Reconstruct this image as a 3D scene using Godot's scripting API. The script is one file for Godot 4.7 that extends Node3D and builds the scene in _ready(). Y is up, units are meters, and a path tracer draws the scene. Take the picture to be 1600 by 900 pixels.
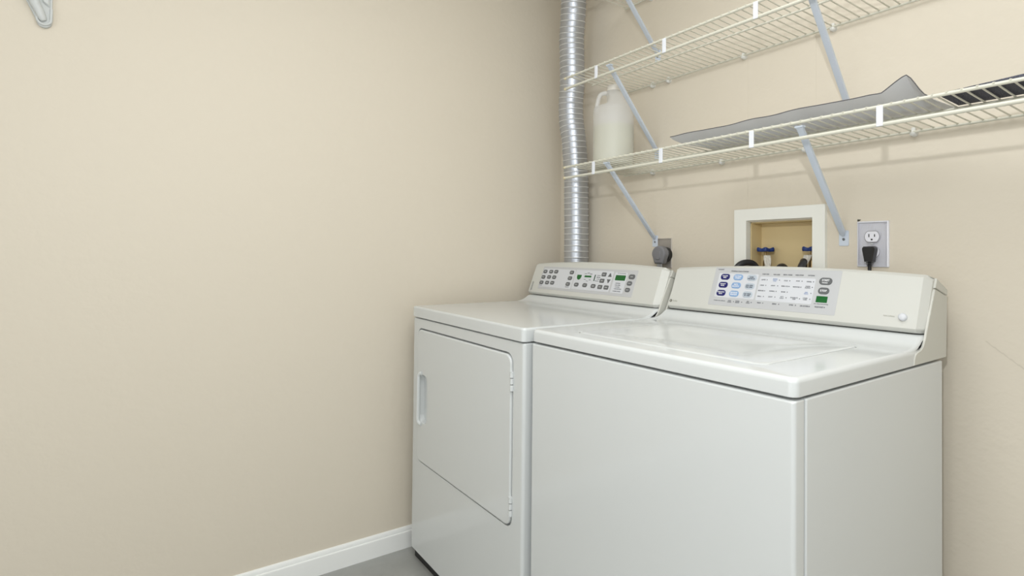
extends Node3D

const DAY_E := 1.75
const FLASH_E := 0.66
const LAMP_E := 1.72
const LIGHT_C := Color(0.985, 0.992, 0.993)

# ---------------------------------------------------------------- mesh builder
class Sh:
	var p := PackedVector3Array()
	var xf := Transform3D()
	var first := 0

	func tri(a: Vector3, b: Vector3, c: Vector3) -> void:
		p.append(xf * a)
		p.append(xf * b)
		p.append(xf * c)

	func quad(a: Vector3, b: Vector3, c: Vector3, d: Vector3) -> void:
		tri(a, b, c)
		tri(a, c, d)

	# turns the triangles added since the last call so that they face outwards
	func done() -> void:
		var m := Vector3.ZERO
		for i in range(first, p.size()):
			m += p[i]
		m /= maxf(1.0, p.size() - first)
		var vol := 0.0
		for i in range(first, p.size(), 3):
			vol += (p[i] - m).dot((p[i + 1] - m).cross(p[i + 2] - m))
		if vol < 0.0:
			for i in range(first, p.size(), 3):
				var t := p[i + 1]
				p[i + 1] = p[i + 2]
				p[i + 2] = t
		first = p.size()

	# rows of points joined into quads
	func rows(r: Array, closed := true) -> void:
		for i in r.size() - 1:
			var a: PackedVector3Array = r[i]
			var b: PackedVector3Array = r[i + 1]
			var n := a.size()
			for j in (n if closed else n - 1):
				var k := (j + 1) % n
				quad(a[j], a[k], b[k], b[j])

	func fan(l: PackedVector3Array, back := false) -> void:
		var m := Vector3.ZERO
		for q in l:
			m += q
		m /= l.size()
		for j in l.size():
			var k := (j + 1) % l.size()
			if back:
				tri(m, l[k], l[j])
			else:
				tri(m, l[j], l[k])

	func loft(r: Array, cap_a := true, cap_b := true) -> void:
		rows(r)
		if cap_a:
			fan(r[0], true)
		if cap_b:
			fan(r[r.size() - 1])
		done()

	func rod(a: Vector3, b: Vector3, r: float, seg := 10) -> void:
		tube(PackedVector3Array([a, b]), r, seg)

	func tube(path: PackedVector3Array, r: float, seg := 10) -> void:
		var rr := []
		for i in path.size():
			rr.append(r)
		tube_r(path, rr, seg)

	func tube_r(path: PackedVector3Array, r: Array, seg := 10) -> void:
		var out := []
		var side := Vector3.ZERO
		for i in path.size():
			var d := (path[mini(i + 1, path.size() - 1)] - path[maxi(i - 1, 0)]).normalized()
			if side == Vector3.ZERO:
				side = d.cross(Vector3.RIGHT if absf(d.x) < 0.8 else Vector3.UP).normalized()
			side = (side - d * side.dot(d)).normalized()
			var up := d.cross(side)
			var l := PackedVector3Array()
			for j in seg:
				var t := TAU * j / seg
				l.append(path[i] + (side * cos(t) + up * sin(t)) * r[i])
			out.append(l)
		loft(out)

	# profile of (radius, y), turned round the y axis at a place
	func lathe(prof: Array, at: Vector3, seg := 24) -> void:
		var out := []
		for q in prof:
			var l := PackedVector3Array()
			for j in seg:
				var t := TAU * j / seg
				l.append(at + Vector3(cos(t) * q.x, q.y, -sin(t) * q.x))
			out.append(l)
		loft(out)

	func rbox(c: Vector3, s: Vector3, r := 0.002, fine := 2) -> void:
		var h := s / 2.0
		r = minf(r, minf(h.x, minf(h.y, h.z)) * 0.99)
		var g := []
		for a in 3:
			var l := []
			for i in range(fine, -1, -1):
				l.append(-(h[a] - r) - r * tan(PI / 4 * i / fine))
			for i in fine + 1:
				l.append(h[a] - r + r * tan(PI / 4 * i / fine))
			g.append(l)
		var inner := h - Vector3(r, r, r)
		for a in 3:
			var u := (a + 1) % 3
			var v := (a + 2) % 3
			for sg in [-1.0, 1.0]:
				var rws := []
				for x in g[u]:
					var l := PackedVector3Array()
					for y in g[v]:
						var q := Vector3.ZERO
						q[a] = sg * h[a]
						q[u] = x
						q[v] = y
						var n := q.clamp(-inner, inner)
						l.append(c + n + (q - n).normalized() * r)
					rws.append(l if sg > 0 else l)
				if sg < 0:
					rws.reverse()
				rows(rws, false)
		done()

	# a polygon (counter-clockwise in x, y) made solid from z0 to z1, edges bevelled at the z1 end or at both
	func plate(poly: PackedVector2Array, z0: float, z1: float, bev := 0.0, both := false, steps := 1) -> void:
		var out := []
		if both and bev > 0.0:
			for i in range(steps, -1, -1):
				var t := PI / 2 * i / steps
				out.append(_lift(_inset(poly, bev * (1 - cos(t))), z0 + bev * (1 - sin(t)) if steps > 1 else z0 + bev * (1 - i)))
		else:
			out.append(_lift(poly, z0))
		if bev > 0.0:
			for i in steps + 1:
				var t := PI / 2 * i / steps
				out.append(_lift(_inset(poly, bev * (1 - cos(t))), z1 - bev * (1 - sin(t))))
		else:
			out.append(_lift(poly, z1))
		rows(out)
		for e in [0, out.size() - 1]:
			var l: PackedVector3Array = out[e]
			var flat := PackedVector2Array()
			for q in l:
				flat.append(Vector2(q.x, q.y))
			var ix := Geometry2D.triangulate_polygon(flat)
			for i in range(0, ix.size(), 3):
				var s := (flat[ix[i + 1]] - flat[ix[i]]).cross(flat[ix[i + 2]] - flat[ix[i]])
				if (s > 0) == (e > 0):
					tri(l[ix[i]], l[ix[i + 1]], l[ix[i + 2]])
				else:
					tri(l[ix[i]], l[ix[i + 2]], l[ix[i + 1]])
		done()

	func _lift(poly: PackedVector2Array, z: float) -> PackedVector3Array:
		var l := PackedVector3Array()
		for q in poly:
			l.append(Vector3(q.x, q.y, z))
		return l

	func _inset(poly: PackedVector2Array, d: float) -> PackedVector2Array:
		var out := PackedVector2Array()
		var n := poly.size()
		for i in n:
			var e0 := (poly[i] - poly[(i + n - 1) % n]).normalized()
			var e1 := (poly[(i + 1) % n] - poly[i]).normalized()
			var n0 := Vector2(-e0.y, e0.x)
			var n1 := Vector2(-e1.y, e1.x)
			var m := n0 + n1
			out.append(poly[i] + m * (d / maxf(0.3, m.length_squared() * 0.5)))
		return out

	func mesh(crease := 40.0) -> ArrayMesh:
		done()
		var nf := p.size() / 3
		var fn := PackedVector3Array()
		var at := {}
		var key := PackedVector3Array()
		for f in nf:
			var n := (p[3 * f + 1] - p[3 * f]).cross(p[3 * f + 2] - p[3 * f])
			fn.append(n)
			for k in 3:
				var q := (p[3 * f + k] * 20000.0).round()
				key.append(q)
				if at.has(q):
					at[q].append(f)
				else:
					at[q] = [f]
		var pos := PackedVector3Array()
		var nor := PackedVector3Array()
		var lim := cos(deg_to_rad(crease))
		for f in nf:
			var n0 := fn[f].normalized()
			if fn[f].length() < 1e-14:
				continue
			for k in [0, 2, 1]:
				var s := Vector3.ZERO
				for g in at[key[3 * f + k]]:
					if fn[g].normalized().dot(n0) >= lim:
						s += fn[g]
				pos.append(p[3 * f + k])
				nor.append(s.normalized() if s.length() > 1e-14 else n0)
		var a := []
		a.resize(Mesh.ARRAY_MAX)
		a[Mesh.ARRAY_VERTEX] = pos
		a[Mesh.ARRAY_NORMAL] = nor
		var am := ArrayMesh.new()
		am.add_surface_from_arrays(Mesh.PRIMITIVE_TRIANGLES, a)
		return am


static func rr(x0: float, y0: float, x1: float, y1: float, r: float, seg := 6) -> PackedVector2Array:
	var l := PackedVector2Array()
	for c in [[x1 - r, y0 + r, -90.0], [x1 - r, y1 - r, 0.0], [x0 + r, y1 - r, 90.0], [x0 + r, y0 + r, 180.0]]:
		for i in seg + 1:
			var t := deg_to_rad(c[2] + 90.0 * i / seg)
			l.append(Vector2(c[0] + r * cos(t), c[1] + r * sin(t)))
	return l


# the same outline lying flat at height y (second number becomes -z)
static func flat(l: PackedVector2Array, y: float) -> PackedVector3Array:
	var o := PackedVector3Array()
	for q in l:
		o.append(Vector3(q.x, y, -q.y))
	return o


static func upright(l: PackedVector2Array, z: float) -> PackedVector3Array:
	var o := PackedVector3Array()
	for q in l:
		o.append(Vector3(q.x, q.y, z))
	return o


# ---------------------------------------------------------------- objects
var used := {}

func numbered(called: String) -> String:
	var n: int = used.get(called, -1) + 1
	used[called] = n
	return called if n == 0 else "%s_%03d" % [called, n]


func thing(called: String, label: String, category: String, at := Vector3.ZERO, group := "") -> Node3D:
	var o := Node3D.new()
	o.name = numbered(called)
	add_child(o, true)
	o.position = at
	tag(o, label, category, group)
	return o


func tag(o: Node, label: String, category: String, group := "") -> void:
	o.set_meta("label", label)
	o.set_meta("category", category)
	if group:
		o.set_meta("group", group)


func part(called: String, m: Mesh, mat: Material, parent: Node3D, xf := Transform3D()) -> MeshInstance3D:
	var o := MeshInstance3D.new()
	if parent == self:
		o.name = numbered(called)
	else:
		var key := str(parent.get_instance_id()) + called
		var n: int = used.get(key, -1) + 1
		used[key] = n
		o.name = called if n == 0 else "%s_%03d" % [called, n]
	o.mesh = m
	o.material_override = mat
	parent.add_child(o, true)
	o.transform = xf
	return o


func built(called: String, m: Mesh, mat: Material, label := "") -> MeshInstance3D:
	var o := part(called, m, mat, self)
	o.set_meta("kind", "structure")
	if label:
		o.set_meta("label", label)
	return o


func mat(c: Color, rough := 0.5, metal := 0.0, spec := 0.5) -> StandardMaterial3D:
	var m := StandardMaterial3D.new()
	m.albedo_color = c
	m.roughness = rough
	m.metallic = metal
	m.metallic_specular = spec
	return m


func grain(m: StandardMaterial3D, freq: float, cm: float, scale := 1.0, sd := 1) -> void:
	var t := NoiseTexture2D.new()
	t.width = 512
	t.height = 512
	t.seamless = true
	var n := FastNoiseLite.new()
	n.seed = sd
	n.frequency = freq
	n.fractal_octaves = 3
	t.noise = n
	m.heightmap_enabled = true
	m.heightmap_texture = t
	m.heightmap_scale = cm
	m.uv1_triplanar = true
	m.uv1_world_triplanar = true
	m.uv1_scale = Vector3.ONE * scale


func tones(m: StandardMaterial3D, a: Color, b: Color, freq: float, scale := 1.0, sd := 3) -> void:
	var t := NoiseTexture2D.new()
	t.width = 512
	t.height = 512
	t.seamless = true
	var n := FastNoiseLite.new()
	n.seed = sd
	n.frequency = freq
	n.fractal_octaves = 4
	t.noise = n
	var g := Gradient.new()
	g.set_color(0, a)
	g.set_color(1, b)
	t.color_ramp = g
	m.albedo_color = Color.WHITE
	m.albedo_texture = t
	m.uv1_triplanar = true
	m.uv1_world_triplanar = true
	m.uv1_scale = Vector3.ONE * scale


var wall_m: StandardMaterial3D
var trim_m: StandardMaterial3D
var enamel: StandardMaterial3D
var cream: StandardMaterial3D
var endgrey: StandardMaterial3D
var steel_white: StandardMaterial3D
var black: StandardMaterial3D
var ink: StandardMaterial3D
var panel_grey: StandardMaterial3D
var panel_white: StandardMaterial3D
var key_grey: StandardMaterial3D
var led: StandardMaterial3D
var font := SystemFont.new()


# text flat on a face: fitted into w by h about (u, v)
func letters(sh: Sh, what: String, u: float, v: float, w: float, h: float, turn := 0.0, lift := 0.0) -> void:
	var t := TextMesh.new()
	t.text = what
	t.font = font
	t.font_size = 24
	t.pixel_size = 0.01
	t.depth = 0.004
	t.curve_step = 4.0
	t.line_spacing = -6.0
	var a := t.get_mesh_arrays()
	var vs: PackedVector3Array = a[Mesh.ARRAY_VERTEX]
	var ix: PackedInt32Array = a[Mesh.ARRAY_INDEX] if a[Mesh.ARRAY_INDEX] != null else PackedInt32Array(range(vs.size()))
	if vs.is_empty():
		return
	var lo := vs[0]
	var hi := vs[0]
	for q in vs:
		lo = lo.min(q)
		hi = hi.max(q)
	var s := hi - lo
	var mid := (lo + hi) / 2.0
	for i in range(0, ix.size(), 3):
		var c := []
		for k in 3:
			var q := vs[ix[i + k]] - mid
			var e := Vector2(q.x * w / s.x, q.y * h / s.y).rotated(turn)
			c.append(Vector3(u + e.x, v + e.y, lift + q.z * 0.0003 / maxf(s.z, 0.001)))
		sh.tri(c[0], c[2], c[1])
	sh.first = sh.p.size()


func _ready() -> void:
	# ---- camera
	var cam := Camera3D.new()
	cam.name = "camera"
	add_child(cam)
	var yaw := 0.60263
	var pitch := 0.0136
	var roll := 0.0092
	var f := Vector3(-cos(yaw), 0, -sin(yaw))
	var r := f.cross(Vector3.UP)
	var fw := f * cos(pitch) + Vector3.UP * sin(pitch)
	var u2 := r.cross(fw)
	var right := r * cos(roll) + u2 * sin(roll)
	var up := -r * sin(roll) + u2 * cos(roll)
	cam.transform = Transform3D(Basis(right, up, -fw), Vector3(1.9228, 1.09, 1.588))
	var near := 0.05
	cam.set_frustum(near * 900.0 / 860.65, Vector2(0, near * (386.32 - 450.0) / 860.65), near, 50.0)
	cam.current = true

	# ---- environment and lights
	var we := WorldEnvironment.new()
	we.name = "environment"
	var env := Environment.new()
	env.background_mode = Environment.BG_COLOR
	env.background_color = Color(0.98, 0.99, 0.99)
	env.background_energy_multiplier = DAY_E
	env.tonemap_mode = Environment.TONE_MAPPER_LINEAR
	env.tonemap_exposure = 0.97
	env.sdfgi_enabled = true
	env.ssao_enabled = true
	env.ssil_enabled = true
	we.environment = env
	add_child(we)
	var flash := OmniLight3D.new()
	flash.name = "camera_flash"
	flash.position = Vector3(1.90, 1.522, 1.66)
	flash.light_color = LIGHT_C
	flash.light_energy = FLASH_E
	flash.light_size = 0.015
	flash.omni_range = 12.0
	flash.omni_attenuation = 2.0
	flash.shadow_enabled = true
	add_child(flash)

	# ---- materials
	font.font_names = PackedStringArray(["Droid Sans"])
	font.font_weight = 600
	wall_m = mat(Color8(219, 210, 194), 0.55, 0.0, 0.35)
	grain(wall_m, 0.02, 0.05, 3.0)
	trim_m = mat(Color8(243, 244, 242), 0.35)
	enamel = mat(Color8(213, 216, 216), 0.12)
	cream = mat(Color8(205, 205, 199), 0.4)
	endgrey = mat(Color8(203, 202, 194), 0.42)
	steel_white = mat(Color8(212, 210, 196), 0.34)
	black = mat(Color8(22, 22, 24), 0.42)
	ink = mat(Color8(108, 110, 116), 0.6)
	panel_grey = mat(Color8(192, 193, 195), 0.4)
	panel_white = mat(Color8(210, 212, 217), 0.4)
	key_grey = mat(Color8(98, 100, 102), 0.42)
	led = mat(Color8(0, 92, 32), 0.35)

	room()
	ceiling_lamp()
	dryer()
	washer()
	shelves()
	brackets()
	duct()
	supply_box()
	outlets()
	jug()
	sheet_and_mat()
	left_bracket()


# ---------------------------------------------------------------- the room
func room() -> void:
	var x1 := 2.7
	var z1 := 3.4
	var h := 2.44
	var t := 0.12
	var fm := mat(Color8(140, 141, 138), 0.42)
	tones(fm, Color8(152, 153, 150), Color8(168, 169, 166), 0.01, 1.2)
	var s := Sh.new()
	s.rbox(Vector3(x1 / 2, -t / 2, z1 / 2), Vector3(x1 + 2 * t, t, z1 + 2 * t), 0.001, 1)
	built("floor", s.mesh(), fm)
	s = Sh.new()
	s.rbox(Vector3(x1 / 2, h + t / 2, z1 / 2), Vector3(x1 + 2 * t, t, z1 + 2 * t), 0.001, 1)
	built("ceiling", s.mesh(), mat(Color8(236, 234, 228), 0.8))
	s = Sh.new()
	s.rbox(Vector3(-t / 2, h / 2, z1 / 2), Vector3(t, h, z1 + 2 * t), 0.001, 1)
	built("wall_left", s.mesh(), wall_m)
	s = Sh.new()
	s.rbox(Vector3(x1 + t / 2, h / 2, z1 / 2), Vector3(t, h, z1 + 2 * t), 0.001, 1)
	built("wall_right", s.mesh(), mat(Color8(226, 227, 226), 0.6))
	# the wall behind the camera has the doorway that daylight comes through
	s = Sh.new()
	var dx := [1.05, 2.35, 2.12]
	s.rbox(Vector3(dx[0] / 2, h / 2, z1 + t / 2), Vector3(dx[0], h, t), 0.001, 1)
	s.rbox(Vector3((dx[1] + x1) / 2, h / 2, z1 + t / 2), Vector3(x1 - dx[1], h, t), 0.001, 1)
	s.rbox(Vector3((dx[0] + dx[1]) / 2, (dx[2] + h) / 2, z1 + t / 2), Vector3(dx[1] - dx[0], h - dx[2], t), 0.001, 1)
	built("wall_front", s.mesh(), mat(Color8(226, 227, 226), 0.6))
	s = Sh.new()
	s.rbox(Vector3(dx[0] - 0.03, dx[2] / 2 + 0.03, z1 - 0.008), Vector3(0.06, dx[2] + 0.06, 0.016), 0.003, 1)
	s.rbox(Vector3(dx[1] + 0.03, dx[2] / 2 + 0.03, z1 - 0.008), Vector3(0.06, dx[2] + 0.06, 0.016), 0.003, 1)
	s.rbox(Vector3((dx[0] + dx[1]) / 2, dx[2] + 0.03, z1 - 0.008), Vector3(dx[1] - dx[0] - 0.001, 0.06, 0.016), 0.003, 1)
	built("trim_1", s.mesh(), trim_m)
	# back wall with the opening for the supply box
	s = Sh.new()
	var o := [0.918, 1.128, 0.955, 1.1985]
	s.rbox(Vector3(o[0] / 2, h / 2, -t / 2), Vector3(o[0], h, t), 0.0005, 1)
	s.rbox(Vector3((o[1] + x1) / 2, h / 2, -t / 2), Vector3(x1 - o[1], h, t), 0.0005, 1)
	s.rbox(Vector3((o[0] + o[1]) / 2, o[2] / 2, -t / 2), Vector3(o[1] - o[0], o[2], t), 0.0005, 1)
	s.rbox(Vector3((o[0] + o[1]) / 2, (o[3] + h) / 2, -t / 2), Vector3(o[1] - o[0], h - o[3], t), 0.0005, 1)
	var wb := built("wall_back", s.mesh(), wall_m)
	# faint scuff on the wall beside the washer
	s = Sh.new()
	for k in 5:
		var a := Vector3(1.502 + 0.014 * k, 0.905 - 0.011 * k, 0.0)
		s.plate(PackedVector2Array([Vector2(a.x, a.y), Vector2(a.x + 0.016, a.y - 0.014), Vector2(a.x + 0.017, a.y - 0.012), Vector2(a.x + 0.004, a.y + 0.001)]), 0.0, 0.0002)
	part("scuff_mark", s.mesh(), mat(Color8(208, 199, 183), 0.7), wb)
	# baseboards: board with a stepped and rounded cap
	var prof := PackedVector2Array([Vector2(0, 0), Vector2(0.0135, 0), Vector2(0.0135, 0.056), Vector2(0.012, 0.0595), Vector2(0.0085, 0.061), Vector2(0.0085, 0.065), Vector2(0.0075, 0.0705), Vector2(0.005, 0.0745), Vector2(0.002, 0.076), Vector2(0, 0.076)])
	for b in [["baseboard_left", Vector3(0, 0, z1), Vector3(0, 0, -1), z1, Vector3(1, 0, 0)], ["baseboard_back", Vector3(0.0135, 0, 0), Vector3(1, 0, 0), x1 - 0.0135, Vector3(0, 0, 1)], ["baseboard_right", Vector3(x1, 0, 0.0135), Vector3(0, 0, 1), z1 - 0.0135, Vector3(-1, 0, 0)]]:
		s = Sh.new()
		s.xf = Transform3D(Basis(b[4], Vector3.UP, b[2]), b[1])
		s.plate(prof, 0.0, b[3])
		built(b[0], s.mesh(30.0), trim_m)


func ceiling_lamp() -> void:
	var at := Vector3(1.55, 2.44, 1.17)
	var w := 1.40
	var t := thing("ceiling_light", "square white ceiling lamp with a frosted panel above the laundry floor", "lamp", at)
	var s := Sh.new()
	var outer := rr(-w / 2, -w / 2, w / 2, w / 2, 0.02, 4)
	var inner := rr(-w / 2 + 0.03, -w / 2 + 0.03, w / 2 - 0.03, w / 2 - 0.03, 0.01, 4)
	s.rows([flat(outer, 0.0), flat(outer, -0.045), flat(s._inset(outer, 0.006), -0.05), flat(inner, -0.05), flat(inner, -0.03)])
	part("lamp_frame", s.mesh(30.0), trim_m, t)
	s = Sh.new()
	s.rbox(Vector3(0, -0.032, 0), Vector3(w - 0.058, 0.006, w - 0.058), 0.001, 1)
	var m := mat(Color8(246, 248, 250), 0.5)
	m.emission_enabled = true
	m.emission = Color(0.985, 0.992, 0.993)
	m.emission_energy_multiplier = 0.3
	part("lamp_panel", s.mesh(), m, t)
	var l := AreaLight3D.new()
	l.name = "lamp_glow"
	l.area_size = Vector2(w - 0.07, w - 0.07)
	l.light_energy = LAMP_E
	l.light_color = LIGHT_C
	l.area_range = 12.0
	l.area_attenuation = 2.0
	l.shadow_enabled = true
	t.add_child(l)
	l.position = Vector3(0, -0.055, 0)
	l.rotation.x = -PI / 2


# ---------------------------------------------------------------- parts the two machines share
func crown(x: float) -> float:
	return 1.065 - 0.0118 * pow((x - 0.343) / 0.343, 2.0)


# a console lofted along x: leaning flat face, rounded upper edge, back-sloping top
func console_mesh(xa: float, xb: float, back: float, wide_end: float, wide_a := 0.0125) -> ArrayMesh:
	var s := Sh.new()
	var st := [[xa, 0.017, 0.006], [xa + wide_a * 0.7, 0.005, 0.0015], [xa + wide_a, 0.0, 0.0]]
	for i in range(1, 12):
		st.append([lerpf(xa + wide_a, xb - wide_end, i / 12.0), 0.0, 0.0])
	st += [[xb - wide_end, 0.0, 0.0], [xb - wide_end * 0.7, 0.005, 0.0015], [xb, 0.017, 0.006]]
	var rws := []
	for q in st:
		var yt: float = crown(q[0]) - q[2]
		var d: float = q[1]
		var l := PackedVector3Array()
		for e in [[0.880, back], [yt - 0.036, back - 0.006], [yt - 0.004, -0.5985], [yt - 0.0008, -0.589], [yt - 0.0002, -0.5835], [yt - 0.0025, -0.5785], [yt - 0.006, -0.525 - (yt - 0.006 - 0.932) * 0.397], [0.9400, -0.5282], [0.9375, -0.5277], [0.9345, -0.529], [0.9285, -0.5345], [0.9275, -0.5365], [0.9275, -0.56], [0.880, -0.57]]:
			var z: float = e[1] - (d if e[1] > -0.582 else d * 0.3 if e[1] > -0.6 else 0.0)
			l.append(Vector3(q[0], e[0], z))
		rws.append(l)
	s.rows(rws)
	for e in [0, rws.size() - 1]:
		var l: PackedVector3Array = rws[e]
		var fl := PackedVector2Array()
		for q in l:
			fl.append(Vector2(q.z, q.y))
		var ix := Geometry2D.triangulate_polygon(fl)
		for i in range(0, ix.size(), 3):
			var sg := (fl[ix[i + 1]] - fl[ix[i]]).cross(fl[ix[i + 2]] - fl[ix[i]])
			if (sg > 0) == (e == 0):
				s.tri(l[ix[i]], l[ix[i + 1]], l[ix[i + 2]])
			else:
				s.tri(l[ix[i]], l[ix[i + 2]], l[ix[i + 1]])
	return s.mesh(25.0)


# end cover of a console: a flat cheek with a curved front foot, and a cap above a thin slit
func cheek(sh: Sh, back: float, x0: float, x1: float) -> void:
	var keep := sh.xf
	sh.xf = keep * Transform3D(Basis(Vector3(0, 0, 1), Vector3.UP, Vector3(1, 0, 0)), Vector3.ZERO)
	var pl := PackedVector2Array([Vector2(back, 0.868), Vector2(-0.470, 0.868), Vector2(-0.4725, 0.880), Vector2(-0.478, 0.889), Vector2(-0.487, 0.8935), Vector2(-0.506, 0.8965), Vector2(-0.517, 0.9015), Vector2(-0.526, 0.911), Vector2(-0.532, 0.9195), Vector2(-0.5365, 0.930), Vector2(-0.583, 1.0185), Vector2(-0.587, 1.0225), Vector2(-0.593, 1.0215), Vector2(back - 0.008, 1.003)])
	pl.reverse()
	if pl.size() and Geometry2D.is_polygon_clockwise(pl):
		pl.reverse()
	sh.plate(pl, x0, x1, 0.0012)
	pl = PackedVector2Array([Vector2(back - 0.008, 1.0065), Vector2(back - 0.008, 1.020), Vector2(-0.597, 1.0465), Vector2(-0.5945, 1.0400), Vector2(-0.5885, 1.0285), Vector2(-0.5865, 1.0255), Vector2(-0.593, 1.0247)])
	if Geometry2D.is_polygon_clockwise(pl):
		pl.reverse()
	sh.plate(pl, x0, x1, 0.001)
	sh.xf = keep


# sloping backsplash between the flat top and the console
func ramp_mesh(x0: float, x1: float) -> ArrayMesh:
	var s := Sh.new()
	s.xf = Transform3D(Basis(Vector3(0, 0, 1), Vector3.UP, Vector3(1, 0, 0)), Vector3.ZERO)
	var pl := PackedVector2Array([Vector2(-0.436, 0.8985), Vector2(-0.46, 0.8998), Vector2(-0.48, 0.9023), Vector2(-0.497, 0.907), Vector2(-0.511, 0.914), Vector2(-0.521, 0.9205), Vector2(-0.527, 0.9225), Vector2(-0.536, 0.9245), Vector2(-0.56, 0.9245), Vector2(-0.56, 0.885), Vector2(-0.436, 0.885)])
	if Geometry2D.is_polygon_clockwise(pl):
		pl.reverse()
	s.plate(pl, x0, x1, 0.007, true, 4)
	return s.mesh(35.0)


func face(zoff: float) -> Transform3D:
	return Transform3D(Basis(Vector3.RIGHT, Vector3(0, 0.9295, -0.3688), Vector3(0, 0.3688, 0.9295)), Vector3(0, 0.932, -0.525 + zoff))


func slab(poly: PackedVector2Array, thick: float, bev := 0.0003) -> ArrayMesh:
	var s := Sh.new()
	s.plate(poly, -0.0005, thick, bev)
	return s.mesh()


func strokes(s: Sh, u: float, v: float, w: float, h: float, what: String) -> void:
	letters(s, what, u, v, w, h, 0.0, 0.0012)


# ---------------------------------------------------------------- dryer
func dryer() -> void:
	var t := thing("dryer", "white clothes dryer with a square front door and many grey buttons, left of the washer", "dryer", Vector3(0.0715, 0.0014, 0.7468))
	t.rotation.z = -0.004
	# base and cabinet
	var s := Sh.new()
	s.rbox(Vector3(0.343, 0.0185, -0.305), Vector3(0.678, 0.040, 0.58), 0.002, 1)
	part("plinth", s.mesh(), black, t)
	s = Sh.new()
	s.rbox(Vector3(0.343, 0.4477, -0.325), Vector3(0.682, 0.8246, 0.59), 0.003)
	s.rbox(Vector3(0.343, 0.8585, -0.3), Vector3(0.66, 0.016, 0.56), 0.001, 1)
	part("cabinet", s.mesh(), enamel, t)
	# front panel with the door opening
	s = Sh.new()
	var hole := rr(0.0390, 0.3590, 0.6360, 0.8270, 0.030, 8)
	var rws := [upright(rr(0.001, 0.0354, 0.685, 0.860, 0.004, 8), -0.031)]
	for i in 5:
		var a := PI / 2 * i / 4
		var e := 0.001 + 0.009 * (1 - cos(a))
		rws.append(upright(rr(e, 0.0354 + 0.003 * (1 - cos(a)), 0.686 - e, 0.860 - 0.003 * (1 - cos(a)), 0.004, 8), -0.009 + 0.009 * sin(a)))
	rws.append(upright(rr(0.0375, 0.3575, 0.6375, 0.8285, 0.031, 8), 0.0))
	rws.append(upright(hole, -0.0012))
	rws.append(upright(hole, -0.016))
	s.rows(rws)
	s.fan(rws[rws.size() - 1])
	part("front_panel", s.mesh(35.0), enamel, t)
	# door
	s = Sh.new()
	var d0 := [0.0435, 0.3635, 0.6315, 0.8225]
	rws = [upright(rr(d0[0], d0[1], d0[2], d0[3], 0.027, 8), -0.0155)]
	for i in 5:
		var a := PI / 2 * i / 4
		var e := 0.005 * (1 - cos(a))
		rws.append(upright(rr(d0[0] + e, d0[1] + e, d0[2] - e, d0[3] - e, 0.027 - e, 8), -0.001 + 0.005 * sin(a)))
	rws.append(upright(rr(0.064, 0.500, 0.128, 0.668, 0.026, 8), 0.004))
	rws.append(upright(rr(0.066, 0.502, 0.126, 0.666, 0.025, 8), 0.002))
	rws.append(upright(rr(0.068, 0.506, 0.116, 0.662, 0.022, 8), -0.014))
	s.rows(rws)
	s.fan(rws[0], true)
	s.fan(rws[rws.size() - 1])
	var door := part("door", s.mesh(35.0), enamel, t)
	s = Sh.new()
	var hp := PackedVector3Array()
	for i in 7:
		var a := PI / 2 * i / 6
		hp.append(Vector3(0.083 - 0.014 * sin(a), 0.669 + 0.004 * cos(a) - 0.012 * (1 - cos(a)), 0.003 + 0.007 * sin(a)))
	for i in 7:
		var a := PI / 2 * (6 - i) / 6
		hp.append(Vector3(0.083 - 0.014 * sin(a), 0.499 - 0.004 * cos(a) + 0.012 * (1 - cos(a)), 0.003 + 0.007 * sin(a)))
	s.tube(hp, 0.0068, 12)
	part("door_handle", s.mesh(50.0), enamel, door)
	for y in [0.7535, 0.4205]:
		s = Sh.new()
		for k in 3:
			s.rod(Vector3(0.6335, y - 0.026 + 0.0178 * k, 0.0025), Vector3(0.6335, y - 0.0105 + 0.0178 * k, 0.0025), 0.0058 if k != 1 else 0.0050, 12)
		part("hinge", s.mesh(50.0), enamel, t)
	# flat top
	s = Sh.new()
	rws = []
	for q in [[0.002, 0.8634, 0.010], [0.0, 0.865, 0.012], [0.0, 0.8935, 0.012], [0.0008, 0.897, 0.012], [0.003, 0.9, 0.011], [0.007, 0.9011, 0.010]]:
		rws.append(flat(rr(q[0], -0.004 + q[0], 0.686 - q[0], 0.615, q[2], 5), q[1]))
	s.loft(rws)
	part("top_panel", s.mesh(35.0), enamel, t)
	var sh2 := Transform3D(Basis(), Vector3(0, 0.001, 0.012))
	part("backsplash", ramp_mesh(0.0, 0.6815), enamel, t, sh2)
	# console
	var con := part("console", console_mesh(-0.013, 0.682, -0.633, 0.019, 0.011), cream, t, Transform3D(Basis(), Vector3(0, 0, 0.012)))
	s = Sh.new()
	cheek(s, -0.633, 0.6815, 0.685)
	part("console_end", s.mesh(), endgrey, t, Transform3D(Basis(), Vector3(0, 0, 0.012)))
	var fx := face(0.0)
	part("control_panel", slab(rr(0.0530, 0.0222, 0.5665, 0.1184, 0.003), 0.0006), panel_grey, con, fx)
	for q in [[0.0590, 0.0315, 0.2535, 0.1095], [0.2575, 0.0330, 0.4555, 0.1105], [0.4640, 0.0320, 0.5225, 0.1078]]:
		part("panel_field", slab(rr(q[0], q[1], q[2], q[3], 0.003), 0.0009), panel_white, con, fx)
	var pill := slab(rr(-0.0125, -0.0077, 0.0125, 0.0077, 0.0068), 0.0020, 0.0008)
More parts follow.
